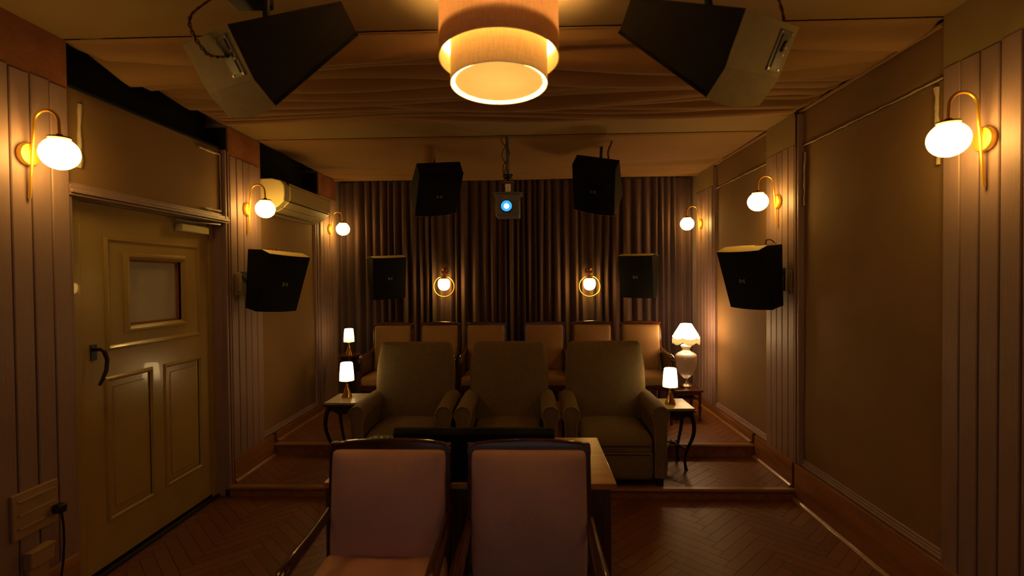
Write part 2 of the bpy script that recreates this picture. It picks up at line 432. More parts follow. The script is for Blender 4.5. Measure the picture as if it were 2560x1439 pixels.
# mauve moulding strips: vertical casings beside the bays and the ledge above the baseboard
def casing(wall, X, sgn, y0, y1, z0, z1, n=3):
    mb = MB(); wd = (y1-y0)/n
    for i in range(n):
        a = y0+i*wd; t = .012+.009*((i+1) % 2)
        mb.prism([(X-sgn*.05, a), (X-sgn*.05, a+wd), (X+sgn*(t-.004)-sgn*.02, a+wd), (X+sgn*t-sgn*.02, a+wd-.006), (X+sgn*t-sgn*.02, a+.006), (X+sgn*(t-.004)-sgn*.02, a)], z0, z1, 'z')
    return mb.build('casing', M['board'], wall)
def ledge(wall, X, sgn, y0, y1, z0):
    mb = MB()
    for i, (h, t) in enumerate(((.016, .026), (.014, .018), (.016, .012))):
        z = z0+sum(q[0] for q in ((.016, 0), (.014, 0), (.016, 0))[:i])
        mb.prism([(X-sgn*.02, z), (X+sgn*t, z), (X+sgn*t, z+h-.005), (X+sgn*(t-.006), z+h-.001), (X-sgn*.02, z+h-.001)], y0, y1, 'y')
    return mb.build('panel_moulding', M['board'], wall)
casing(wl, -2.36, 1, 3.905, 3.965, .05, 2.70, 3)
casing(wl, -2.372, 1, 5.60, 5.68, BASE, 2.59, 3)
ledge(wl, -2.395, 1, 4.44, 5.60, BASE+.002)
# header ledge over the door
mb = MB()
for z, h, t in ((2.135, .014, .040), (2.149, .020, .050), (2.169, .022, .038), (2.191, .014, .022)):
    mb.prism([(-2.45, z), (-2.40+t, z), (-2.40+t, z+h-.005), (-2.40+t-.005, z+h), (-2.45, z+h)], 2.562, 3.95, 'y')
mb.build('header_moulding', M['board'], wl, bevel=.002)
# leftover strips of sealant and tape round the fabric
def strip(wall, pts, r=.008, flat=True):
    MB().tube(pts, [r*random.uniform(.6, 1.3) for _ in pts], 6).build('sealant_strip', M['caulk'], wall)
def seg(a, b, n=8):
    return [tuple(a[i]+(b[i]-a[i])*t/n+random.uniform(-.002, .002) for i in range(3)) for t in range(n+1)]
strip(wl, seg((-2.385, 2.655, 2.63), (-2.385, 2.645, 2.29)), .012)
strip(wl, seg((-2.385, 3.64, 2.655), (-2.385, 3.885, 2.66)), .009)
strip(wl, seg((-2.385, 3.89, 2.65), (-2.385, 3.89, 2.22)), .006)
strip(wl, seg((-2.385, 3.69, 2.222), (-2.385, 3.885, 2.222)), .009)

# right wall
mb = MB()
mb.box(2.12, 2.32, YF-.1, YB+.1, -.1, 3.1)
for a, b in PR: mb.box(XR+.012, 2.14, a, b, 0, ZC)
mb.box(2.045, 2.14, 2.54, 3.90, 0, ZC); mb.box(2.045, 2.14, 4.38, 5.62, 0, ZC); mb.box(2.045, 2.14, 6.2, YB, 0, ZC)
wr = struct('wall_right', mb, M['wallcore'])
boards(wr, XR, -1, 1.54, 2.54, BASE-.19, BT_R, 10)
boards(wr, XR, -1, -1.69, 1.53, BASE-.19, BT_R, 18)
boards(wr, XR, -1, PR[1][0]+.02, PR[1][1], BASE-.02, BT_R, 5)
boards(wr, XR, -1, PR[2][0]+.04, PR[2][1]-.01, BASE, BT_R+.01, 5)
for a, b, z in ((1.0, 2.54, BT_R), (-1.69, 1.0, BT_R), (PR[1][0], PR[1][1], BT_R), (PR[2][0], PR[2][1], BT_R+.01)):
    bx(XR+.003, XR+.013, a, b, z+.004, ZC).build('frieze_panel', M['frieze_r'], wr)
fabric_panel(wr, 2.012, -1, 2.545, 3.88, .335, 2.630)
fabric_panel(wr, 2.012, -1, 4.385, 5.60, .335, 2.630)
fabric_panel(wr, 2.006, -1, 2.545, 3.88, 2.634, ZC-.02, wv=.003)
fabric_panel(wr, 2.006, -1, 4.385, 5.60, 2.634, ZC-.02, wv=.003)
casing(wr, 1.975, -1, 3.84, 3.905, BASE, ZC-.05, 3)
casing(wr, 1.985, -1, 5.585, 5.64, BASE, ZC-.06, 3)
ledge(wr, 2.016, -1, 2.54, 3.84, BASE+.002)
ledge(wr, 2.016, -1, 4.38, 5.585, BASE+.002)
for a, b in ((2.56, 3.86), (4.40, 5.58)):
    strip(wr, seg((2.001, a, 2.632), (2.001, b, 2.632), 30), .005)
    MB().tube(seg((1.998, a, ZC-.03), (1.995, b, ZC-.03), 24), .012, 6).build('cloth_hem', M['drape'], wr)
strip(wr, seg((2.0, 2.60, 2.60), (2.0, 2.585, 2.22)), .011)
strip(wr, seg((2.0, 3.80, 2.58), (2.0, 3.815, 2.20)), .006)
# black block: shade painted in where the casing stops under the drape
bx(1.975, 2.03, 3.86, 3.90, 2.63, ZC-.02).build('painted_shade_block', M['void'], wr)

wb = struct('wall_back', bx(-2.75, 2.32, YB, YB+.15, -.1, 3.1), M['wallcore'])
wf = struct('wall_front', bx(-2.75, 2.32, YF-.15, YF, -.1, 3.1), M['void'])

# baseboards
def baseboard(nm, X, sgn, spans):
    mb = MB()
    for i, (y0, y1, z0) in enumerate(spans):
        mb.prism([(X-sgn*.06, z0), (X+sgn*.004, z0), (X+sgn*.004, BASE-.018), (X-sgn*.004, BASE-.004), (X-sgn*.06, BASE-.004)], y0, y1, 'y')
    b = struct(nm, mb, M['basewood'])
    for i, (y0, y1, z0) in enumerate(spans):
        MB().prism([(X, z0), (X+sgn*.026, z0), (X+sgn*.024, z0+.012), (X+sgn*.014, z0+.022), (X, z0+.026)], y0, y1, 'y').build('quarter_round', M['nosing'], b)
    return b
baseboard('baseboard_right', XR-.004, -1, ((YF, S1, 0), (S1+.035, S2-.02, H1), (S2+.035, 6.2, H2)))
baseboard('baseboard_left', XL+.004, 1, ((YF, 2.56, 0), (S1+.06, S2-.02, H1), (S2+.035, 6.2, H2)))

# ------------------------------------------------------------------ ceiling
ce = struct('ceiling', MB().box(-2.75, 2.32, YF-.1, 2.545, ZC, 3.1).box(-2.75, 2.32, 2.54, YB+.1, 3.06, 3.14), M['ceil'])
struct('trim_1', bx(-2.56, 2.14, 4.0, 4.40, ZC-.012, 3.06), M['ceil'], bevel=.006)      # beam between the drapes
struct('trim_2', bx(-2.56, 2.14, 6.12, 6.20, ZC-.03, 3.06), M['ceil'], bevel=.006)      # curtain pelmet

def drape(name, y0, y1, folds, amp, sag, zt, label, shift=.0, gather=None, tail=.05, seed=3):
    rnd = random.Random(seed); nx = 120; vs = []; fs = []
    ed = [y0]; tot = sum(folds); y = y0
    for f in folds: y += f/tot*(y1-y0); ed.append(y)
    ph = [(rnd.uniform(0, 6.28), rnd.uniform(.6, 1.3), rnd.uniform(.75, 1.15)) for _ in folds]
    rows = []
    for k in range(len(folds)):
        for t in (0, .08, .16, .25, .35, .45, .55, .65, .8, .9, .955, .97, .985): rows.append((k, t))
    rows.append((len(folds)-1, 1.0))
    for k, t in rows:
        a, b = ed[k], ed[k+1]
        for i in range(nx+1):
            u = i/nx; x = -2.372+(2.005+2.372)*u; c = (u-.5)*2
            wob = .12*(b-a)*(.5*math.sin(x*ph[k][1]*2.1+ph[k][0])+.3*math.sin(x*4.4+ph[k][0]*2))*min(1, (1-abs(c))*4)
            y = a+(b-a)*t+wob*math.sin(PI*(k+t)/len(folds))
            am = amp*ph[k][2]*min(1, .35+folds[k]*.5)*(.75+.35*math.sin(x*1.7*ph[k][1]+ph[k][0]))
            # each fold bellies down and tucks back up sharply under the next one
            am *= min(1, (1-abs(c))*14+.12)
            if k == len(folds)-1: am *= .15
            q = min(1, max(0, (t-.20)/.42)); z = -am*((q*q*(3-2*q))*.8+.2*max(0, (t-.5)/.46) if t < .96 else (1-t)/.04)
            y += am*.10*math.exp(-((t-.95)/.05)**2)
            Y = (y-y0)/(y1-y0)
            z += zt-sag*(1-c*c)*math.sin(PI*min(1, max(0, Y))**.8)-sag*.9*(1-c*c)*Y*(1-tail)
            if gather: z += gather(x, y)
            vs.append((x, min(max(y, y0-.002), y1+.002), z))
    n = len(rows)
    for j in range(n-1):
        for i in range(nx):
            a = j*(nx+1)+i; fs.append((a, a+nx+1, a+nx+2, a+1))
    o = MB().add(vs, fs).build(name, M['drape'], angle=180)
    so = o.modifiers.new('solid', 'SOLIDIFY'); so.thickness = .002; so.offset = 1
    return tag(o, label, 'drape')
drape('ceiling_drape', 2.548, 4.0, [1.0, 1.5, 1.6, 1.1, 1.0, 1.3, 1.0, .7, .6, .7, .5, .7, .5, 2.2], .115, .010, ZC-.004, 'pleated beige cloth hung in many folds across the ceiling beyond the drum pendant', seed=5)
drape('ceiling_drape', 4.40, 6.12, [5.5, 1.3, 1.0, .8, .6, .6, 1.2], .050, .045, ZC-.014, 'smooth beige cloth sagging over the ceiling above the projector and back row', seed=9)

# ------------------------------------------------------------------ door
dr = struct('door_1', MB().box(-2.55, -2.47, 2.585, 2.735, 0, 2.15).box(-2.55, -2.47, 3.925, 3.96, 0, 2.15).box(-2.55, -2.475, 2.735, 3.925, 2.135, 2.16).box(-2.56, -2.545, 2.56, 3.96, 0, 2.15), M['cream'], bevel=.004)
DX = -2.478
# leaf as frame with openings
def frame_mb(x0, x1, Y, Z, holes):
    mb = MB(); ys = sorted({Y[0], Y[1], *[h[0] for h in holes], *[h[1] for h in holes]}); zs = sorted({Z[0], Z[1], *[h[2] for h in holes], *[h[3] for h in holes]})
    for i in range(len(ys)-1):
        for j in range(len(zs)-1):
            yc, zc = (ys[i]+ys[i+1])/2, (zs[j]+zs[j+1])/2
            if any(h[0] < yc < h[1] and h[2] < zc < h[3] for h in holes): continue
            mb.box(x0, x1, ys[i], ys[i+1], zs[j], zs[j+1])
    return mb
holes = [(3.08, 3.55, 1.415, 1.82), (2.91, 3.235, .305, 1.10), (3.39, 3.725, .315, 1.10)]
leaf = frame_mb(-2.52, DX, (2.738, 3.922), (.035, 2.132), holes).build('door_leaf', M['cream'], dr)
def moulding(y0, y1, z0, z1, wd, h, name='moulding', m='cream', base=DX, parent=leaf):
    mb = MB()
    def ring(o, x): return [(x, y0-o, z0-o), (x, y1+o, z0-o), (x, y1+o, z1+o), (x, y0-o, z1+o)]
    rings = [ring(0, base-.02), ring(0, base+.001), ring(wd*.25, base+h*.6), ring(wd*.45, base+h), ring(wd*.7, base+h*.9), ring(wd, base+h*.25), ring(wd, base-.005)]
    vs = [p for r in rings for p in r]; fs = []
    for k in range(len(rings)-1):
        for i in range(4): fs.append((k*4+i, k*4+(i+1) % 4, (k+1)*4+(i+1) % 4, (k+1)*4+i))
    return mb.add(vs, fs).build(name, M[m], parent, angle=25)
moulding(3.08, 3.55, 1.415, 1.82, .045, .022)
moulding(2.925, 3.72, 1.31, 1.92, .030, .014)
moulding(2.91, 3.235, .305, 1.10, .028, .012)
moulding(3.39, 3.725, .315, 1.10, .028, .012)
for y0, y1, z0, z1 in holes[1:]:
    bx(-2.51, -2.483, y0-.01, y1+.01, z0-.01, z1+.01).build('door_panel', M['cream'], leaf)
    bx(-2.495, -2.479, y0+.035, y1-.035, z0+.035, z1-.035).build('raised_field', M['cream'], leaf, bevel=.006)
bx(-2.512, -2.506, 3.07, 3.56, 1.405, 1.83).build('glass_pane', M['glass'], leaf)
mb = MB(); mb.box(-2.506, -2.492, 3.55-.012, 3.55, 1.415, 1.82).box(-2.506, -2.492, 3.08, 3.55, 1.415, 1.427).box(-2.506, -2.492, 3.08, 3.55, 1.81, 1.82).box(-2.506, -2.492, 3.08, 3.088, 1.415, 1.82)
mb.build('glazing_bead', M['rust'], leaf)
# handle
ha = MB(); ha.box(DX, DX+.006, 2.79, 2.83, 1.24, 1.33)
ha.tube([(DX+.004, 2.81, 1.30), (DX+.045, 2.812, 1.302), (DX+.05, 2.83, 1.285), (DX+.052, 2.845, 1.24), (DX+.052, 2.838, 1.18), (DX+.045, 2.815, 1.125), (DX+.04, 2.80, 1.10)], [.010, .010, .012, .011, .011, .010, .008], 8)
tag(ha.build('door_handle', M['darkwood'], dr), 'dark curved lever handle')
# closer
cb = MB().box(DX, DX+.055, 3.50, 3.80, 2.035, 2.09).build('door_closer', M['ac'], dr, bevel=.006)
MB().tube([(DX+.03, 3.70, 2.095), (DX+.03, 3.70, 2.115), (DX+.10, 3.86, 2.118), (DX+.05, 3.60, 2.112), (DX+.05, 3.44, 2.112)], .008, 6).build('closer_arm', M['steel'], cb)
for z in (1.82, 1.02, .25):
    MB().lathe([(.009, 0), (.009, .11)], 8, T=TR(DX+.004, 3.918, z)).box(DX-.001, DX+.003, 3.895, 3.93, z, z+.11).build('hinge', M['brass_d'], dr)
bx(-2.55, -2.44, 2.74, 3.94, 0.0, .02).build('threshold', M['darkwood'], dr)
# jambs between the recessed leaf and the pilasters
bx(-2.55, -2.40, 3.90, 3.925, .0, 2.14).build('door_jamb', M['board'], dr, bevel=.004)
bx(-2.55, -2.375, 2.562, 2.588, .0, 2.14).build('door_jamb', M['board'], dr, bevel=.004)
mb = MB()
for k in range(3): mb.box(-2.478, -2.462+.006*(k % 2), 3.86+.0+k*.0, 3.90, 0.02, 2.12) if k == 0 else None
mb.build('door_stop', M['cream'], dr)

# ------------------------------------------------------------------ curtain
rnd = random.Random(11)
X0, X1 = -2.365, 1.975; n = 46; ctr = []; x = X0
wds = [rnd.uniform(.6, 1.5) for _ in range(n)]; sm = sum(wds); wds = [q/sm*(X1-X0) for q in wds]
cols = []
for k, wd in enumerate(wds):
    am = rnd.uniform(.55, 1.1)
    for t in range(14):
        u = t/14; cols.append((x+wd*u, u, am, k))
    x += wd
cols.append((X1, 0, .7, n-1))
phs = [(rnd.uniform(0, 6.28), rnd.uniform(-1, 1)) for _ in range(n)]
vs = []; fs = []; NR = 26; zt, zb = ZC-.03, H2+.004
for j in range(NR+1):
    v = j/NR; z = zt+(zb-zt)*v
    for (xx, u, am, k) in cols:
        a = .066*am*(.55+.45*min(1, v*3.2))
        sh = math.sin(PI*u)**.8
        xo = .012*math.sin(2*PI*u)*v+.018*phs[k][1]*math.sin(v*2.2+phs[k][0])*math.sin(PI*u)
        yy = 6.27-a*(2*sh-1)-.01*math.sin(v*5+phs[k][0])*sh
        zz = z+(.008*math.sin(xx*9)+.006*math.sin(xx*23) if j == 0 else 0)
        vs.append((xx+xo, yy, zz))
nc = len(cols)
for j in range(NR):
    for i in range(nc-1):
        a = j*nc+i; fs.append((a, a+nc, a+nc+1, a+1))
cu = MB().add(vs, fs).build('curtain', M['curtain'], angle=180)
tag(cu, 'dark brown velvet curtain in deep pleats covering the whole back wall', 'curtain')
# ------------------------------------------------------------------ globe wall lights
def make_sconce(flip=1):
    """plate on a wall facing +x (flip=1)"""
    t = thing('wall_light', 'x', 'wall light')
    f = flip
    Tm = RY(f*PI/2)
    MB().lathe([(.052, 0), (.054, .004), (.054, .018), (.048, .024), (.0, .025)], 36, T=Tm, cap=False).build('wall_plate', M['brass'], t)
    pts = [(.010, -.205), (.018, -.12), (.026, 0.0), (.034, .07), (.040, .135)]
    for k in range(1, 15):
        a = PI-PI*k/14; pts.append((.100+.060*math.cos(a), .145+.060*math.sin(a)))
    pts += [(.161, .115), (.162, .09)]
    MB().tube([(f*p[0], 0, p[1]) for p in pts], .0072, 12).lathe([(.009, 0), (.009, .012), (0, .014)], 12, T=TR(f*.026, 0, 0) @ RY(-f*PI/2), cap=False).build('gooseneck', M['brass'], t)
    MB().lathe([(.0, .094), (.012, .092), (.016, .084), (.046, .078), (.048, .070), (.040, .066)], 28, T=TR(f*.162, 0, 0), cap=False).build('shade_cap', M['brass_d'], t)
    pr = [(.040, .066)]
    for k in range(1, 15):
        a = math.radians(58-k*148/14); pr.append((.078*math.cos(a), .001+.074*math.sin(a)))
    MB().lathe(pr+[(0.0005, -.0732)], 32, T=TR(f*.162, 0, 0), cap=False).build('glass_globe', M['globe'], t)
    return t
sl = make_sconce(1); sl.location = (XL, 2.335, 2.285)
sl['label'] = 'brass globe wall light on the left wall beside the door, largest on that side'
sl['group'] = 'globe wall lights on the boarded pilasters'
dup(sl, (XL, 4.20, 2.280), None, 'brass globe wall light on the left wall beside the air conditioner')
dup(sl, (XL, 5.97, 2.285), None, 'smallest brass globe wall light at the far left beside the curtain')
sr = make_sconce(-1); sr.location = (XR, 2.30, 2.268); sr['group'] = sl['group']
sr['label'] = 'brass globe wall light at the right edge of the photo, nearest on the right wall'
dup(sr, (XR, 4.16, 2.278), None, 'brass globe wall light on the right wall above the tilted wall speaker')
dup(sr, (XR, 6.0, 2.30), None, 'smallest brass globe wall light at the far right beside the curtain')


# ------------------------------------------------------------------ ring wall lights on the curtain
def make_ring():
    t = thing('ring_wall_light', 'brass ring wall light on the curtain, left of the two', 'wall light', group='ring wall lights on the curtain')
    MB().lathe([(.045, 0), (.047, .005), (.043, .014), (.018, .020), (0, .022)], 28, T=RX(PI/2), cap=False).lathe([(.012, 0), (.012, .12)], 10, T=RX(-PI/2)).build('wall_plate', M['brass_d'], t)
    MB().tube([(0, -.01, .02), (0, -.05, .028), (0, -.085, .01), (0, -.10, -.03), (0, -.10, -.085)], .007, 10).build('arm', M['brass_d'], t)
    MB().tube([(.125*math.sin(a*PI/24), -.10, -.185+.125*math.cos(a*PI/24)) for a in range(48)], .0065, 8, closed=True).build('ring', M['brass'], t)
    MB().lathe([(.0, -.075), (.040, -.078), (.044, -.092), (.036, -.098)], 24, T=TR(0, -.10, 0), cap=False).build('shade_cap', M['brass_d'], t)
    MB().lathe([(.040, -.098), (.060, -.105), (.069, -.125), (.072, -.155), (.068, -.185), (.055, -.212), (.034, -.228), (.0005, -.234)], 28, T=TR(0, -.10, 0), cap=False).build('glass_shade', M['ringglobe'], t)
    return t
rg = make_ring(); rg.location = (-1.03, 6.195, 1.785)
dup(rg, (.705, 6.195, 1.775), None, 'brass ring wall light on the curtain, right of the two')

# ------------------------------------------------------------------ drum pendant
pt = thing('drum_pendant', 'large two-tier linen drum pendant glowing at the top of the room', 'pendant lamp', (-.115, 2.05, ZC))
pt.rotation_euler = (math.radians(-3.6), 0, 0)
def cyl(r, z0, z1, n=72): return MB().lathe([(r, z0), (r, z1)], n, cap=False)
cyl(.235, -.378, -.115).build('outer_shade', M['outer'], pt)
cyl(.190, -.478, -.285).build('inner_shade', M['inner'], pt)
MB().lathe([(.0005, -.470), (.172, -.470)], 64, cap=False).build('diffuser', M['diff'], pt)
for r, z in ((.235, -.378), (.235, -.115), (.190, -.478), (.190, -.285)):
    MB().tube([(r*math.cos(2*PI*k/72), r*math.sin(2*PI*k/72), z) for k in range(72)], .0022, 6, closed=True).build('shade_rim', M['rim'], pt)
for k in range(4):
    a = k*PI/2+.1; MB().tube([(.17*math.cos(a), .17*math.sin(a), -.468), (.19*math.cos(a), .19*math.sin(a), -.476)], .0016, 5).build('shade_clip', M['blackm'], pt)
for k in range(3):
    a = k*2*PI/3; MB().tube([(.0, 0, -.12), (.235*math.cos(a), .235*math.sin(a), -.118)], .002, 5).build('shade_spoke', M['blackm'], pt); MB().tube([(.189*math.cos(a), .189*math.sin(a), -.290), (.235*math.cos(a), .235*math.sin(a), -.35)], .0016, 5).build('shade_link', M['blackm'], pt)
MB().tube([(0, 0, -.0), (0, 0, -.16)], .006, 8).lathe([(.05, -.02), (.055, -.0)], 24).build('stem', M['brass_d'], pt)
for k in range(3):
    a = k*2*PI/3+.5; bo = MB().lathe([(.0005, -.032), (.02, -.024), (.03, -.004), (.026, .016), (.012, .034), (.0005, .036)], 16, T=TR(.085*math.cos(a), .085*math.sin(a), -.245), cap=False).build('bulb', M['bulb'], pt)
    MB().tube([(.085*math.cos(a), .085*math.sin(a), -.205), (.02*math.cos(a), .02*math.sin(a), -.155)], .009, 8).build('bulb_holder', M['brass_d'], pt)

# ------------------------------------------------------------------ speakers
SP = dict(E=(0, .485), C=(.105, .485), B=(.2745, .4346), G=(.128, -.0183), H=(0, 0))
for k in SP: SP[k] = (SP[k][0], SP[k][1]-.2425)
SW = .192
def make_speaker():
    t = thing('wall_speaker', 'x', 'speaker')
    E, C_, B, G, H = (SP[k] for k in 'ECBGH')
    MB().prism([(E[0]+.012, E[1]), C_, B, G, (H[0]+.012, H[1])], -SW, SW, 'x').build('cabinet', M['cab'], t, bevel=.003)
    def endp(a, b, nm):
        d = Vector((0, b[0]-a[0], b[1]-a[1])).normalized(); nn = Vector((0, -d.z, d.y))*.0025
        if nn.z < 0: nn = -nn
        A0 = Vector((0, *a)); B0 = Vector((0, *b)); MB().prism([(A0.y, A0.z), (B0.y, B0.z), (B0.y+nn.y, B0.z+nn.z), (A0.y+nn.y, A0.z+nn.z)], -SW+.001, SW-.001, 'x').build(nm, M['cabend'], t)
    arc = [(SW*.999*(-1+2*i/14), -.0195*(1-(-1+2*i/14)**2)) for i in range(15)]+[(SW*.999, .0145), (-SW*.999, .0145)]
    MB().prism(arc, E[1]-.0005, E[1]+.0022, 'z').build('end_lip', M['cabend'], t)
    endp((E[0]+.014, E[1]), C_, 'end_panel'); endp(C_, B, 'end_panel')  # thin skins that carry the painted lit tone
    # grille bulges a little across its width
    vs = []; fs = []; n = 14
    for j, z in enumerate((H[1], E[1])):
        for i in range(n+1):
            u = -1+2*i/n; vs.append((SW*u, -.020*(1-u*u), z))
    for i in range(n+1):
        pass
    m0 = len(vs)
    for j, z in enumerate((H[1], E[1])):
        for i in range(n+1):
            u = -1+2*i/n; vs.append((SW*u, .0115, z))
    for i in range(n):
        a = i; b = n+1+i; c = m0+i; d = m0+n+1+i
        fs += [(a, a+1, b+1, b), (c, d, d+1, c+1), (b, b+1, d+1, d), (a, c, c+1, a+1)]
    fs += [(0, n+1, m0+n+1, m0), (n, m0+n, m0+2*n+1, 2*n+1)]
    MB().add(vs, fs).build('grille', M['grille'], t, angle=30)
    # two-piece emblem
    MB().prism([(-.028, -.016), (-.008, -.016), (-.003, 0), (-.008, .016), (-.028, .016), (-.024, 0)], -.0235, -.019, 'y').prism([(.028, -.016), (.014, -.016), (.004, -.004), (.004, .006), (.014, .016), (.028, .016), (.020, 0)], -.0235, -.019, 'y').build('emblem', M['logo'], t)
    # connector plate on the slanted end near one side
    d = Vector((0, B[0]-C_[0], B[1]-C_[1])); L = d.length; d.normalize(); nrm = Vector((0, -d.z, d.y))
    if nrm.z < 0: nrm = -nrm
    ctr = Vector((.115, (B[0]+C_[0])/2+.0, (B[1]+C_[1])/2))
    T = Matrix(((1, d.x, nrm.x, ctr.x), (0, d.y, nrm.y, ctr.y), (0, d.z, nrm.z, ctr.z), (0, 0, 0, 1)))
    cp = MB().box(-.045, .045, -.068, .068, -.001, .0055, T).build('connector_plate', M['conn'], t, bevel=.001)
    MB().box(-.024, .022, -.056, .054, .0055, .0085, T).build('terminal_cup', M['blackp'], cp)
    for a, b in ((-.038, -.06), (.038, -.06), (-.038, .06), (.038, .06), (.030, -.01), (.030, .015)): MB().lathe([(.004, 0), (.004, .008)], 8, T=T @ TR(a, b, 0)).build('screw', M['steel'], cp)
    return t, T
def place(o, pos, ypr):
    y, p, r = (math.radians(a) for a in ypr)
    m = RZ(y) @ RX(p) @ RY(r)
    o.location = pos; o.rotation_euler = m.to_euler('XYZ'); return TR(*pos) @ m
def kids_tube(parent, wpts, r, name, m, Minv, n=8):
    return MB().tube([Minv @ Vector(p) for p in wpts], r, n).build(name, m, parent)
spk = [
 ('wall_speaker', (-2.031, 4.152, 1.660), (62.1, 19.75, 2.6), 'black speaker on the left wall beside the door, tilted down on its bracket'),
 ('wall_speaker', (1.687, 4.102, 1.656), (-60.8, 21.45, 1.26), 'black speaker on the right wall below the middle globe light'),
 ('wall_speaker', (-1.613, 5.84, 1.702), (33.5, 12.8, -3.0), 'black speaker in front of the curtain left of the left ring light'),
 ('wall_speaker', (1.195, 5.828, 1.694), (-29.6, 11.5, 1.0), 'black speaker in front of the curtain right of the right ring light'),
 ('ceiling_speaker', (-.802, 4.522, 2.429), (32.1, 51.7, 169.6), 'black speaker hanging from the ceiling left of the projector'),
 ('ceiling_speaker', (.571, 4.594, 2.461), (-31.9, 41.9, -162.8), 'black speaker hanging from the ceiling right of the projector'),
 ('ceiling_speaker', (-.947, 2.051, 2.508), (-211.35, 41.67, -188.29), 'large dark speaker with end panel coloured as if lit at the top left of the photo'),
 ('ceiling_speaker', (.625, 2.034, 2.493), (32.56, 135.0, 11.09), 'large dark speaker with end panel coloured as if lit at the top right of the photo')]
proto, TP = make_speaker()
SPK = []
for i, (nm, pos, ypr, lab) in enumerate(spk):
    o = proto if i == 0 else dup(proto, pos)
    o.name = nm; Mw = place(o, pos, ypr); o['label'] = lab
    o['group'] = 'surround speakers of the same model'
    SPK.append((o, Mw))
def world_pt(Mw, p): return Mw @ Vector(p)
def bracket(idx, anchor, plate, local=(0, .19, .05)):
    o, Mw = SPK[idx]; Mi = Mw.inverted()
    a = world_pt(Mw, local); an = Vector(anchor); mid = (a+an)/2+Vector((0, 0, .0))
    kids_tube(o, [a, mid, an], .014, 'bracket_arm', M['blackm'], Mi)
    bxm = MB().box(*plate, T=Mi); bxm.build('bracket_plate', M['blackm'], o)
    MB().lathe([(.035, -.02), (.035, .02)], 16, T=TR(*local) @ RY(PI/2)).build('bracket_knuckle', M['blackm'], o)
bracket(0, (XL+.01, 4.18, 1.67), (XL, XL+.012, 4.10, 4.26, 1.58, 1.76))
bracket(1, (XR-.01, 4.14, 1.66), (XR-.012, XR, 4.06, 4.22, 1.57, 1.75))
bracket(2, (-1.72, 6.20, 1.72), (-1.79, -1.65, 6.19, 6.20, 1.64, 1.80))
bracket(3, (1.30, 6.20, 1.71), (1.23, 1.37, 6.19, 6.20, 1.63, 1.79))
bracket(4, (-.86, 4.62, 2.895), (-.93, -.79, 4.56, 4.68, 2.895, 2.905), (0, .17, .0))
bracket(5, (.66, 4.69, 2.895), (.59, .73, 4.63, 4.75, 2.895, 2.905), (0, .17, .0))
bracket(6, (-.98, 1.90, 2.905), (-1.06, -.90, 1.83, 1.97, 2.905, 2.919), (0, .17, -.02))
MB().box(-1.13, -.99, 1.88, 1.99, 2.735, 2.83, T=SPK[6][1].inverted()).build('bracket_clamp', M['blackm'], SPK[6][0], bevel=.01)
bracket(7, (.62, 1.88, 2.905), (.54, .70, 1.81, 1.95, 2.905, 2.919), (0, .17, -.02))
def twisted(idx, wpts, r=.003, amp=.005, turns=9, names=('red_wire', 'black_wire')):
    o, Mw = SPK[idx]; Mi = Mw.inverted()
    pts = [Vector(p) for p in wpts]; fine = []
    for k in range(60):
        t = k/59*(len(pts)-1); i = min(int(t), len(pts)-2); u = t-i
        p0 = pts[max(i-1, 0)]; p1 = pts[i]; p2 = pts[i+1]; p3 = pts[min(i+2, len(pts)-1)]
        fine.append(.5*((2*p1)+(p2-p0)*u+(2*p0-5*p1+4*p2-p3)*u*u+(3*p1-p0-3*p2+p3)*u**3))
    for s, (nm, m_) in enumerate(((names[0], M['red']), (names[1], M['blackp']))):
        q = []
        for k, p in enumerate(fine):
            a = turns*2*PI*k/59+s*PI; q.append(p+Vector((math.cos(a), math.sin(a), math.sin(a)))*amp*.8)
        kids_tube(o, q, r, nm, m_, Mi, 6)
c6 = world_pt(SPK[6][1], TP @ Vector((0, 0, .008))); c7 = world_pt(SPK[7][1], TP @ Vector((0, 0, .008)))
twisted(6, [c6, c6+Vector((-.10, .03, .03)), c6+Vector((-.17, .05, .16)), (-1.22, 1.98, 2.80), (-1.05, 1.93, 2.90)])
twisted(7, [c7, c7+Vector((.02, 0, .07)), (.93, 1.98, 2.77), (.86, 1.93, 2.86), (.74, 1.89, 2.905)])
c0 = world_pt(SPK[0][1], TP @ Vector((-.1, 0, .006))); twisted(0, [c0, c0+Vector((-.02, -.02, .015)), c0+Vector((-.08, .0, .012)), c0+Vector((-.14, 0, -.02))], turns=3)
c1 = world_pt(SPK[1][1], TP @ Vector((0, 0, .006))); twisted(1, [c1, c1+Vector((.0, -.01, .035)), c1+Vector((.05, 0, .03)), c1+Vector((.10, 0, -.03))], turns=3)
twisted(5, [(.62, 4.60, 2.62), (.70, 4.60, 2.72), (.70, 4.58, 2.80), (.73, 4.55, 2.88)], r=.006)
# cloth sleeve over the left ceiling speaker's mount
sv = MB().lathe([(.055, 0), (.06, .06), (.052, .14), (.062, .22), (.075, .30)], 16, T=TR(-.90, 4.63, 2.60), cap=False).build('mount_sleeve', M['drape'], SPK[4][0])
sv.parent = SPK[4][0]; sv.matrix_parent_inverse = SPK[4][1].inverted()

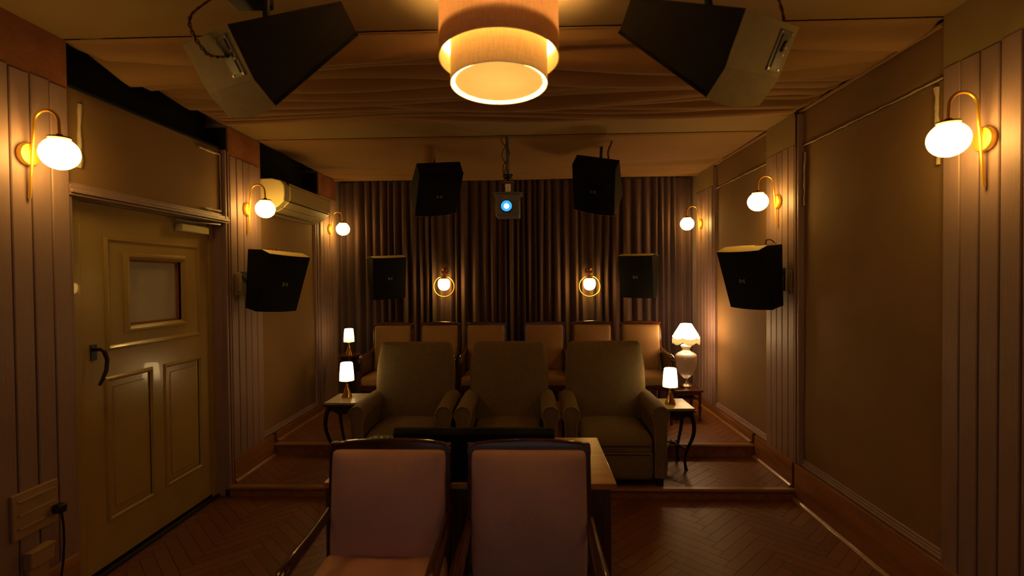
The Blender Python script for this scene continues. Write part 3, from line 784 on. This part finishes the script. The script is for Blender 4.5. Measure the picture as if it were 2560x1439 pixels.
# ------------------------------------------------------------------ projector
pj = thing('projector', 'pale ceiling projector with its lens shining blue-white towards the camera', 'projector', (-.186, 4.40, 2.30))
MB().box(-.105, .105, -.02, .26, -.075, .115).build('body', M['proj'], pj, bevel=.012)
MB().box(-.045, .105, -.026, -.018, .045, .10).build('front_panel', M['proj'], pj, bevel=.004)
MB().box(-.125, .125, .0, .24, .118, .128).build('mount_plate', M['proj'], pj, bevel=.002)
MB().lathe([(.052, 0), (.052, .035), (.045, .038), (.036, .034), (.036, .006)], 32, T=TR(-.008, -.02, .0) @ RX(PI/2), cap=False).build('lens_barrel', M['blackp'], pj)
lr = MB().lathe([(.046, .0395), (.036, .036), (.022, .030)], 32, T=TR(-.008, -.02, .0) @ RX(PI/2), cap=False).build('lens', M['lensring'], pj, angle=60)
MB().lathe([(.022, .030), (.012, .034), (.0005, .035)], 24, T=TR(-.008, -.02, .0) @ RX(PI/2), cap=False).build('lens_glow', M['lens'], lr)
po = thing('projector_pole', 'slim pale pole with black cables hanging from the ceiling beam over the projector', 'pole', (-.183, 4.42, 0))
MB().tube([(0, 0, 2.43), (0, 0, ZC-.012)], .016, 12).build('tube', M['proj'], po)
MB().lathe([(.012, 2.53), (.055, 2.515), (.058, 2.505), (.03, 2.495), (.026, 2.43)], 24, cap=True).build('collar', M['steel'], po)
rr_ = random.Random(4)
for c in range(3):
    pts = []
    for k in range(26):
        v = k/25; pts.append((-.018+(.016+.007*c)*math.sin(v*(4+2.3*c)+c*2.1)+.008*math.sin(v*13+c*5), -.02+.012*math.cos(v*8+c), ZC-.02-v*.36))
    MB().tube(pts, .0035, 6).build('cable', M['blackp'], po)
pts = [(.045*math.sin(k*.9)*(.6+.4*math.sin(k*.37)), -.03+.02*math.cos(k*1.3), 2.545+.03*math.sin(k*.53)) for k in range(46)]
MB().tube(pts, .0035, 6).build('cable_coil', M['blackp'], po)

# the beam falls on the screen behind the camera
sc_ = thing('projection_screen', 'wide white projection screen on the wall behind the camera, outside the photo', 'screen', (-.19, YF, 1.5))
MB().box(-1.45, 1.45, .0, .03, -.82, .82).build('screen_cloth', M['screen'], sc_)
MB().box(-1.50, 1.50, .0, .04, .82, .87).build('frame_bar', M['blackm'], sc_)
MB().box(-1.50, 1.50, .0, .04, -.87, -.82).build('frame_bar', M['blackm'], sc_)
sl_ = bpy.data.lights.new('projector_beam', 'SPOT'); sl_.energy = 480; sl_.color = (1.0, .82, .78); sl_.spot_size = math.radians(26); sl_.spot_blend = .3; sl_.shadow_soft_size = .02
so_ = bpy.data.objects.new('projector_beam', sl_); COL.objects.link(so_); so_.parent = pj; so_.location = (-.008, -.075, 0)
dv = Vector((-.19, YF, 1.45))-Vector((-.194, 4.325, 2.30)); so_.rotation_euler = dv.to_track_quat('-Z', 'Y').to_euler()

# ------------------------------------------------------------------ air conditioner
ac = thing('air_conditioner', 'cream split air conditioner high on the left wall beyond the door', 'air conditioner', (-2.385, 4.46, 0))
prof = [(0, 2.59), (.11, 2.592), (.19, 2.572), (.222, 2.53), (.224, 2.45), (.215, 2.385), (.17, 2.345), (.10, 2.300), (.05, 2.285), (0, 2.285)]
MB().prism(prof, 0, 1.03, 'y').build('casing', M['ac'], ac, bevel=.008)
MB().prism([(.200, 2.566), (.231, 2.530), (.233, 2.450), (.226, 2.400), (.214, 2.400), (.214, 2.56)], .10, 1.01, 'y').build('front_panel', M['ac'], ac, bevel=.004)
MB().prism([(.221, 2.392), (.226, 2.384), (.178, 2.337), (.172, 2.343)], .08, .98, 'y').build('louver', M['ac'], ac, bevel=.001)
MB().prism([(.165, 2.338), (.168, 2.332), (.112, 2.300), (.108, 2.306)], .08, .98, 'y').build('louver', M['ac'], ac, bevel=.001)
mb = MB(); mb.prism([(.222, 2.398), (.229, 2.398), (.229, 2.392), (.22, 2.392)], .08, .99, 'y').box(.09, .105, .06, 1.0, 2.288, 2.2985)
mb.build('painted_slot_shade', M['acd'], ac)  # solid dark strips, the shade of the seams is in their colour

# ------------------------------------------------------------------ side strips on the wall bottom left: outlet panel, box, plug
op = thing('socket_panel', 'ivory multi-socket panel low on the left wall by the photo edge', 'socket panel', (XL, 2.325, .612))
MB().box(0, .018, -.112, .112, -.105, .105).build('plate', M['ivory'], op, bevel=.004)
for k in range(3): MB().box(.018, .026, -.09, .09 if k < 2 else .03, .062-k*.062, .072-k*.062).build('socket_ridge', M['ivory'], op, bevel=.002)
pg = thing('power_plug', 'black plug with a cable pushed into the socket panel', 'plug', (XL+.018, 2.418, .575))
MB().box(0, .045, -.022, .022, -.022, .022).build('plug_body', M['blackp'], pg, bevel=.008)
MB().tube([(.03, 0, -.01), (.035, .005, -.08), (.03, .012, -.17), (.025, .01, -.27), (.02, -.005, -.38), (.02, -.012, -.50), (.015, -.015, -.57)], .005, 8).build('cable', M['blackp'], pg)
jb = thing('junction_box', 'small ivory box on the left wall below the socket panel', 'junction box', (XL, 2.325, .395))
MB().box(0, .045, -.06, .06, -.045, .035).build('case', M['ivory'], jb, bevel=.006)
MB().box(.0, .05, -.063, .063, .022, .038).build('lid', M['ivory'], jb, bevel=.003)
MB().box(0, .022, -.05, .05, -.30, -.045).build('conduit', M['ivory'], jb, bevel=.003)
for X, s, y, z, lab in ((XL, 1, 4.06, 1.66, 'pale wall socket behind the left wall speaker'), (XR, -1, 3.985, 1.64, 'pale wall socket behind the right wall speaker')):
    ob = thing('wall_socket', lab, 'socket', (X, y, z))
    MB().box(min(0, s*.012), max(0, s*.012), -.045, .04, -.09, .09).build('plate', M['frieze_r'], ob, bevel=.003)
    MB().box(min(s*.012, s*.016), max(s*.012, s*.016), -.028, .024, -.06, .06).build('socket_face', M['ivory'], ob, bevel=.001)

# ------------------------------------------------------------------ upholstered wooden armchairs
def make_chair(cw, chh, cm, hz, armh, depth=.46, label='x', name='armchair', seatlift=0.0, panel=False, zs=.475, puff=.022):
    """origin at floor below backrest front; seat towards -y. cw cushion width, hz height of top"""
    t = thing(name, label, 'chair')
    ow = cw/2+.022; lean = math.radians(7); ao, ar_ = ((-.006, .75) if panel else (-.008, .9))
    T = TR(0, .0, zs) @ RX(-lean)
    hh = (hz-zs)/math.cos(lean)
    # frame of the backrest
    fr = MB(); tk = .042
    for s in (-1, 1):
        MB().box(min(s*ow, s*(ow-.034)), max(s*ow, s*(ow-.034)), .0, tk, -.03, hh-.012, T).build('back_post', M['mahog'], t, bevel=.008)
    n = 14; vs = []; fs = []
    for i in range(n+1):
        u = -1+2*i/n; x = ow*u; top = hh+.004-.020*u*u-(.016 if abs(u) > .97 else 0); bot = hh-.048-.010*u*u
        vs += [(x, -.002, bot), (x, -.002, top-.006), (x, .006, top), (x, tk-.006, top), (x, tk, top-.006), (x, tk, bot)]
    for i in range(n):
        for k in range(6): a = i*6+k; b = i*6+(k+1) % 6; fs.append((a, b, b+6, a+6))
    fs += [tuple(range(6)), tuple(range(n*6, n*6+6))[::-1]]
    MB().add(vs, fs, T).build('top_rail', M['mahog'], t, angle=50, bevel=.003)
    MB().box(-ow+.02, ow-.02, .004, tk-.004, .0, .05, T).build('lower_rail', M['mahog'], t, bevel=.004)
    bc = MB()
    def wp(q):
        k = max(0, min(1, (-q.z/(chh/2))-.45)); return (q.x*(1-.10*k*k), q.y, q.z)
    bc.rbox(cw, .085, chh, .022, 14, (0, puff, .0), wp, T @ TR(0, .008, hh-.040-chh/2))
    bc.build('backrest', M[cm], t, angle=60)
    # seat
    MB().rbox(cw+.03, depth, .10+seatlift, .035, 12, (0, 0, .018), None, TR(0, -depth/2+.015, zs-.03+seatlift/2)).build('seat', M[cm], t, angle=60)
    MB().box(-ow, ow, -depth+.02, .03, .355, .415).build('seat_rail', M['mahog'], t, bevel=.008)
    # arms: sweep forward from the back post, scroll at the front
    for s in (-1, 1):
        x = s*(ow+ao); pts = [(x, .06, armh+.03), (x+s*.001, -.04, armh+.015), (x+s*.003, -.16, armh+.0), (x+s*.005, -.28, armh-.006), (x+s*.005, -.38, armh-.016), (x+s*.004, -.43, armh-.036), (x+s*.004, -.445, armh-.062)]
        MB().tube(pts, [q*ar_ for q in (.020, .021, .024, .027, .029, .027, .016)], 12).build('arm', M['mahog'], t, angle=60)
        if panel: MB().box(min(x-s*.012, x+s*.010), max(x-s*.012, x+s*.010), -.40, .02, .40, armh-.01).build('arm_panel', M['mahog'], t, bevel=.004)
        else: MB().tube([(x, -.36, .40), (x+s*.001, -.345, .50), (x+s*.003, -.36, .57), (x+s*.004, -.375, armh-.03)], [.020, .017, .017, .022], 10).build('arm_support', M['mahog'], t)
        MB().tube([(x-s*.01, -depth+.06, 0), (x-s*.008, -depth+.05, .2), (x-s*.006, -depth+.055, .40)], [.014, .018, .024], 10).build('leg', M['mahog'], t)
        MB().tube([(x-s*.02, .09, 0), (x-s*.018, .045, .2), (x-s*.016, .02, .47)], [.014, .018, .02], 10).build('leg', M['mahog'], t)
    return t
fc = make_chair(.49, .475, 'pink', .985, .66, name='armchair', seatlift=.03, puff=.062)
# swap cushion size for outer width .54
fc.location = (-.615, 2.135, 0)
fc['label'] = 'pink upholstered dark wood armchair in the foreground, left of the pair with its seat showing'
fc['group'] = 'pair of pink armchairs in the foreground'
fc2 = make_chair(.49, .54, 'pink', .982, .62, name='armchair', seatlift=-.02, puff=.062, zs=.40)
fc2.location = (-.012, 2.135, 0); fc2['group'] = fc['group']; fc2['label'] = 'pink upholstered dark wood armchair in the foreground, right of the pair'
bc = make_chair(.405, .50, 'tan', 1.02, .70, depth=.46, panel=True)
names6 = ['leftmost tan high-backed chair in the back row, beside the dim table lamp', 'second tan high-backed chair from the left in the back row', 'third tan high-backed chair from the left in the back row', 'fourth tan high-backed chair from the left, right of the gap in the back row', 'fifth tan high-backed chair from the left in the back row', 'rightmost tan high-backed chair in the back row, beside the crystal lamp']
for i, x in enumerate((-1.535, -1.008, -.496, .158, .68, 1.212)):
    o = bc if i == 0 else dup(bc, (x, 5.62, H2))
    o.location = (x, 5.62, H2); o['label'] = names6[i]; o['group'] = 'row of tan chairs against the curtain'

# ------------------------------------------------------------------ recliners
def make_recliner():
    t = thing('recliner', 'x', 'armchair')
    # base body
    MB().box(-.30, .30, .03, .62, .06, .26).build('base', M['recl'], t, bevel=.02)
    MB().rbox(.555, .05, .205, .018, 8, (0, .006, 0), None, TR(0, .025, .155)).build('footrest_panel', M['recl'], t, angle=60)
    def wseat(q): return (q.x, q.y, q.z-.035*max(0, (-q.y-.10)/.18)**2 if q.z > 0 else q.z)
    MB().rbox(.565, .56, .17, .05, 14, (0, 0, .03), wseat, TR(0, .262, .325)).build('seat_cushion', M['recl'], t, angle=60)
    MB().tube([(x*.27, -.012-.003*(1-x*x), .262) for x in [(-1+k/8) for k in range(17)]], .004, 6).build('piping', M['piping'], t)
    # backrest, leaning, wider at its middle
    Tb = TR(0, .50, .36) @ RX(math.radians(-11))
    def wb_(q):
        v = (q.z+.35)/.70; return (q.x*(1.0+.06*math.sin(PI*min(1, max(0, v*.95+.0)))-.05*max(0, v-.7)/.3), q.y, q.z)
    b = MB().rbox(.650, .16, .70, .042, 18, (.0, .034, .0), wb_, Tb @ TR(0, .03, .35)).build('backrest', M['recl'], t, angle=60)
    pp = []
    for k in range(64):
        a = 2*PI*k/64; c, s = math.cos(a), math.sin(a); e = 5.0
        r = (abs(c)**e+abs(s)**e)**(-1/e); q = Vector((.306*r*c, -.028, .345*r*s)); q = Vector(wb_(q)); pp.append(Tb @ (q+Vector((0, .005, .35))))
    MB().tube(pp, .0045, 6, closed=True).build('piping', M['piping'], b)
    MB().rbox(.60, .10, .50, .04, 10, (0, .01, 0), None, TR(0, .615, .36) @ RX(math.radians(-11))).build('back_shell', M['recl'], t, angle=60)
    for s in (-1, 1):
        # arm: rolled top on a straight body, roll flares outward towards the front
        vs = []; fs = []; K = 26; ys = [.02, .10, .20, .30, .40, .50, .58]
        for j, y in enumerate(ys):
            v = j/(len(ys)-1); r = .070-.005*v; cz = .545+.022*v+.01*math.sin(PI*v); cx = s*(.342-.010*v)
            for k in range(K):
                a = -PI*.30+2*PI*.80*k/(K-1)+(-PI*.0)
                # open loop round the roll, then down the body sides
                if k == 0: px, pz = s*.386, .06
                elif k == K-1: px, pz = s*.298, .06
                else:
                    al = -PI*.22+PI*1.44*(k-1)/(K-3); px = cx+s*r*math.cos(al); pz = cz+r*math.sin(al)
                vs.append((px, y, pz))
        for j in range(len(ys)-1):
            for k in range(K-1): a = j*K+k; fs.append((a, a+1, a+K+1, a+K))
        fs += [tuple(range(K)), tuple(range((len(ys)-1)*K, len(ys)*K))[::-1]]
        ar = MB().add(vs, fs).build('arm', M['recl'], t, angle=50)
        cz, cx, r = .545, s*.342, .070
        pp = [(s*.385, .016, .07), (s*.385, .016, .25), (s*.386, .016, .44)]+[(cx+s*(r-.003)*math.cos(-PI*.22+PI*1.44*k/20), .016, cz+(r-.003)*math.sin(-PI*.22+PI*1.44*k/20)) for k in range(21)]+[(s*.300, .016, .44), (s*.300, .016, .07)]
        MB().tube(pp, .004, 6).build('piping', M['piping'], ar)
    for sx, y in ((-1, .05), (1, .05), (-1, .55), (1, .55)):
        MB().box(sx*.34-.025, sx*.34+.025, y-.025, y+.025, 0, .065).build('foot', M['darkwood'], t, bevel=.004)
    return t
rc = make_recliner()
for i, (x, lab) in enumerate(((-1.022, 'olive linen recliner armchair, left of the three in the middle row'), (-.190, 'olive linen recliner armchair, middle one of the row of three'), (.650, 'olive linen recliner armchair, right of the three beside the lit side table'))):
    o = rc if i == 0 else dup(rc, (x, 3.925, H1))
    o.location = (x, 3.925, H1); o['label'] = lab; o['group'] = 'recliners in the middle row'

# ------------------------------------------------------------------ side tables and table lamps
def make_side_table(h):
    t = thing('side_table', 'x', 'side table')
    MB().box(-.142, .142, -.18, .18, h-.020, h).build('table_top', M['marble'], t, bevel=.004)
    MB().box(-.148, .148, -.186, .186, h-.032, h-.0205).build('top_frame', M['darkwood'], t, bevel=.003)
    ap = [(-.12, h-.035), (-.12, h-.085), (-.08, h-.075), (-.03, h-.10), (.03, h-.10), (.08, h-.075), (.12, h-.085), (.12, h-.035)]
    for y in (-.155, .14): MB().prism(ap, y, y+.014, 'y').build('apron', M['darkwood'], t)
    for x in (-.125, .111): MB().prism([(-.15, h-.035), (-.15, h-.09), (-.1, h-.07), (.1, h-.07), (.15, h-.09), (.15, h-.035)], x, x+.014, 'x').build('apron', M['darkwood'], t)
    for sx in (-1, 1):
        for sy in (-1, 1):
            pts = []; rs = []
            for k in range(15):
                v = k/14; z = (h-.035)*(1-v); off = .026*math.sin(v*2*PI*.9)-.012*v
                pts.append((sx*(.112+off), sy*(.148+off), z)); rs.append(.020-.008*math.sin(min(1, v*1.1)*PI/2)+(.004 if k == 14 else 0))
            MB().tube(pts, rs, 10).build('leg', M['darkwood'], t)
    z = .17
    MB().tube([(-.10, -.135, z), (0, 0, z+.03), (.10, .135, z)], .009, 8).tube([(-.10, .135, z), (0, 0, z+.03), (.10, -.135, z)], .009, 8).lathe([(.035, z+.02), (.035, z+.035), (.01, z+.05)], 12).build('stretcher', M['darkwood'], t)
    return t
st = make_side_table(.53); st.location = (1.20, 4.395, H1); st['label'] = 'small side table with cream top and curved black legs right of the right recliner'
st['group'] = 'side tables beside the recliners'
st2 = make_side_table(.58); st2.location = (-1.590, 4.385, H1); st2['label'] = 'small side table with cream top and curved black legs left of the left recliner'; st2['group'] = st['group']

def make_touch(m='touch'):
    t = thing('table_lamp', 'x', 'table lamp')
    MB().lathe([(.045, 0), (.046, .004), (.044, .010), (.036, .035), (.026, .062), (.016, .090), (.0105, .115), (.009, .142), (.012, .150)], 28).build('base', M['brass_p'], t)
    MB().lathe([(.020, .141), (.022, .147), (.062, .150), (.060, .20), (.056, .25), (.051, .300), (.046, .307), (.0005, .309)], 32, cap=True).build('lamp_shade', M[m], t, angle=60)
    return t
tl = make_touch(); tl.location = (1.178, 4.36, H1+.53); tl['label'] = 'small lit brass table lamp on the right side table beside the right recliner'; tl['group'] = 'small brass touch lamps'
dup(tl, (-1.605, 4.40, H1+.58), None, 'small lit brass table lamp on the side table left of the left recliner')
t3 = make_touch('touch2'); t3.location = (-2.055, 5.72, H2+.655); t3.scale = (.95, .95, .95); t3['label'] = 'dim brass table lamp on the round table in the far left corner by the curtain'; t3['group'] = 'small brass touch lamps'

# round corner table
rt_ = thing('corner_table', 'dark round corner table under the dim lamp at the far left', 'side table', (-2.055, 5.74, H2))
MB().lathe([(.0005, .630), (.122, .632), (.128, .640), (.128, .650), (.122, .655), (.0005, .655)], 40, cap=False).build('table_top', M['redwood'], rt_)
MB().lathe([(.105, .46), (.108, .50), (.108, .632)], 32).build('drum_apron', M['darkwood'], rt_)
MB().lathe([(.03, .04), (.022, .12), (.035, .2), (.022, .3), (.03, .42), (.06, .46)], 20).build('pedestal', M['darkwood'], rt_)
for k in range(3):
    a = k*2*PI/3+.5; MB().tube([(.02*math.cos(a), .02*math.sin(a), .12), (.07*math.cos(a), .07*math.sin(a), .07), (.12*math.cos(a), .12*math.sin(a), .012)], [.018, .015, .012], 8).build('leg', M['darkwood'], rt_)

# low table with crystal lamp
lt = thing('low_table', 'low reddish rosewood table with turned legs under the crystal lamp', 'side table', (1.635, 5.51, H2))
zt_ = .325
MB().prism([(-.15, -.17), (-.135, -.185), (.135, -.185), (.15, -.17), (.15, .17), (.135, .185), (-.135, .185), (-.15, .17)], zt_-.022, zt_, 'z').build('table_top', M['redwood'], lt, bevel=.005)
for y in (-.155, .14): MB().prism([(-.12, zt_-.022), (-.12, zt_-.06), (-.05, zt_-.05), (0, zt_-.065), (.05, zt_-.05), (.12, zt_-.06), (.12, zt_-.022)], y, y+.015, 'y').build('apron', M['redwood'], lt)
for x in (-.13, .115): MB().prism([(-.14, zt_-.022), (-.14, zt_-.06), (.14, zt_-.06), (.14, zt_-.022)], x, x+.015, 'x').build('apron', M['redwood'], lt)
MB().box(-.11, .11, -.135, .135, zt_-.105, zt_-.092).build('shelf', M['redwood'], lt, bevel=.003)
for sx in (-1, 1):
    for sy in (-1, 1):
        MB().lathe([(.014, 0), (.017, .012), (.011, .03), (.013, .08), (.018, .14), (.011, .17), (.017, .20), (.015, zt_-.022)], 14, T=TR(sx*.12, sy*.145, 0)).build('leg', M['redwood'], lt)
cl = thing('crystal_lamp', 'tall crystal urn lamp with a fringed glowing shade by the right wall', 'table lamp', (1.660, 5.52, H2+zt_))
MB().lathe([(.065, 0), (.067, .006), (.064, .016), (.050, .024), (.030, .036), (.022, .055), (.020, .075), (.026, .092)], 32).build('base', M['steel'], cl)
MB().lathe([(.026, .092), (.040, .105), (.070, .135), (.090, .175), (.102, .22), (.108, .27), (.110, .32), (.106, .345), (.085, .362), (.055, .378), (.036, .392), (.034, .402), (.052, .425), (.056, .440), (.045, .452), (.018, .458)], 72, rib=.012, ribs=36).build('urn', M['urn'], cl, angle=80)
MB().tube([(0, 0, .455), (0, 0, .52)], .014, 12).build('neck', M['steel'], cl)
MB().lathe([(.138, .500), (.137, .532), (.119, .573), (.088, .622), (.058, .672), (.054, .675), (.0005, .677)], 48, cap=False).build('lamp_shade', M['cshade'], cl, angle=60)
fr = []; vs = []; fs = []; nk = 96
for k in range(nk):
    a = 2*PI*k/nk; sc = abs(math.sin(a*3)); zb_ = .500-.012-.030*sc; r = .139
    vs += [(r*math.cos(a), r*math.sin(a), .528-.012*sc), ((r+.003+.002*(k % 2))*math.cos(a), (r+.003+.002*(k % 2))*math.sin(a), .505), ((r+.001)*math.cos(a), (r+.001)*math.sin(a), zb_-.008*(k % 2))]
for k in range(nk):
    for q in range(2): a = k*3+q; b = ((k+1) % nk)*3+q; fs.append((a, b, b+1, a+1))
MB().add(vs, fs).build('fringe', M['fringe'], cl)
for ph in (0, 1):
    MB().tube([(.1415*math.cos(2*PI*k/96), .1415*math.sin(2*PI*k/96), .528+(.014 if ph else -.014)*math.sin(6*PI*k/96)) for k in range(96)], .0022, 5, closed=True).build('braid', M['cord_gold'], cl)

# ------------------------------------------------------------------ desk with console
dk = thing('desk', 'honey wood desk standing behind the two pink armchairs', 'desk', (-.30, 2.65, 0))
MB().box(-.66, .685, -.335, .345, .722, .75).build('desk_top', M['desk'], dk, bevel=.003)
for x in (-.645, .645): MB().box(x-.018, x+.018, -.31, .32, 0, .722).build('side_panel', M['deskd'], dk, bevel=.003)
MB().box(-.627, .627, -.30, -.282, .30, .722).build('modesty_panel', M['deskd'], dk)
MB().box(.30, .625, -.28, .29, .52, .70).build('drawer_box', M['deskd'], dk, bevel=.003)
MB().box(.31, .615, .29, .305, .53, .69).build('drawer', M['deskd'], dk, bevel=.003)
cs = thing('mixing_console', 'long black console on the desk behind the pink armchairs', 'console', (-.265, 2.372, .75))
MB().prism([(-.045, .0), (-.055, .225), (-.035, .245), (-.015, .245), (.26, .055), (.27, .0)], -.371, .371, 'x').build('housing', M['cab'], cs, bevel=.006)
Tk = TR(0, .1225, .151) @ RX(math.atan2(-.19, .275))
for k in range(12): MB().box(-.32+k*.058-.012, -.32+k*.058+.012, -.10, .10, -.002, .004, Tk).build('fader_strip', M['blackm'], cs)
mb_ = thing('small_mixer', 'small dark mixer with a row of shiny knobs left of the black console', 'mixer', (-.815, 2.86, .75))
MB().prism([(-.08, 0), (-.08, .045), (.08, .03), (.08, 0)], -.10, .10, 'x').build('case', M['blackp'], mb_, bevel=.004)
for k in range(4):
    MB().lathe([(.008, 0), (.008, .012), (.005, .016)], 12, T=TR(-.052+k*.033, -.05, .043)).build('knob', M['steel'], mb_)
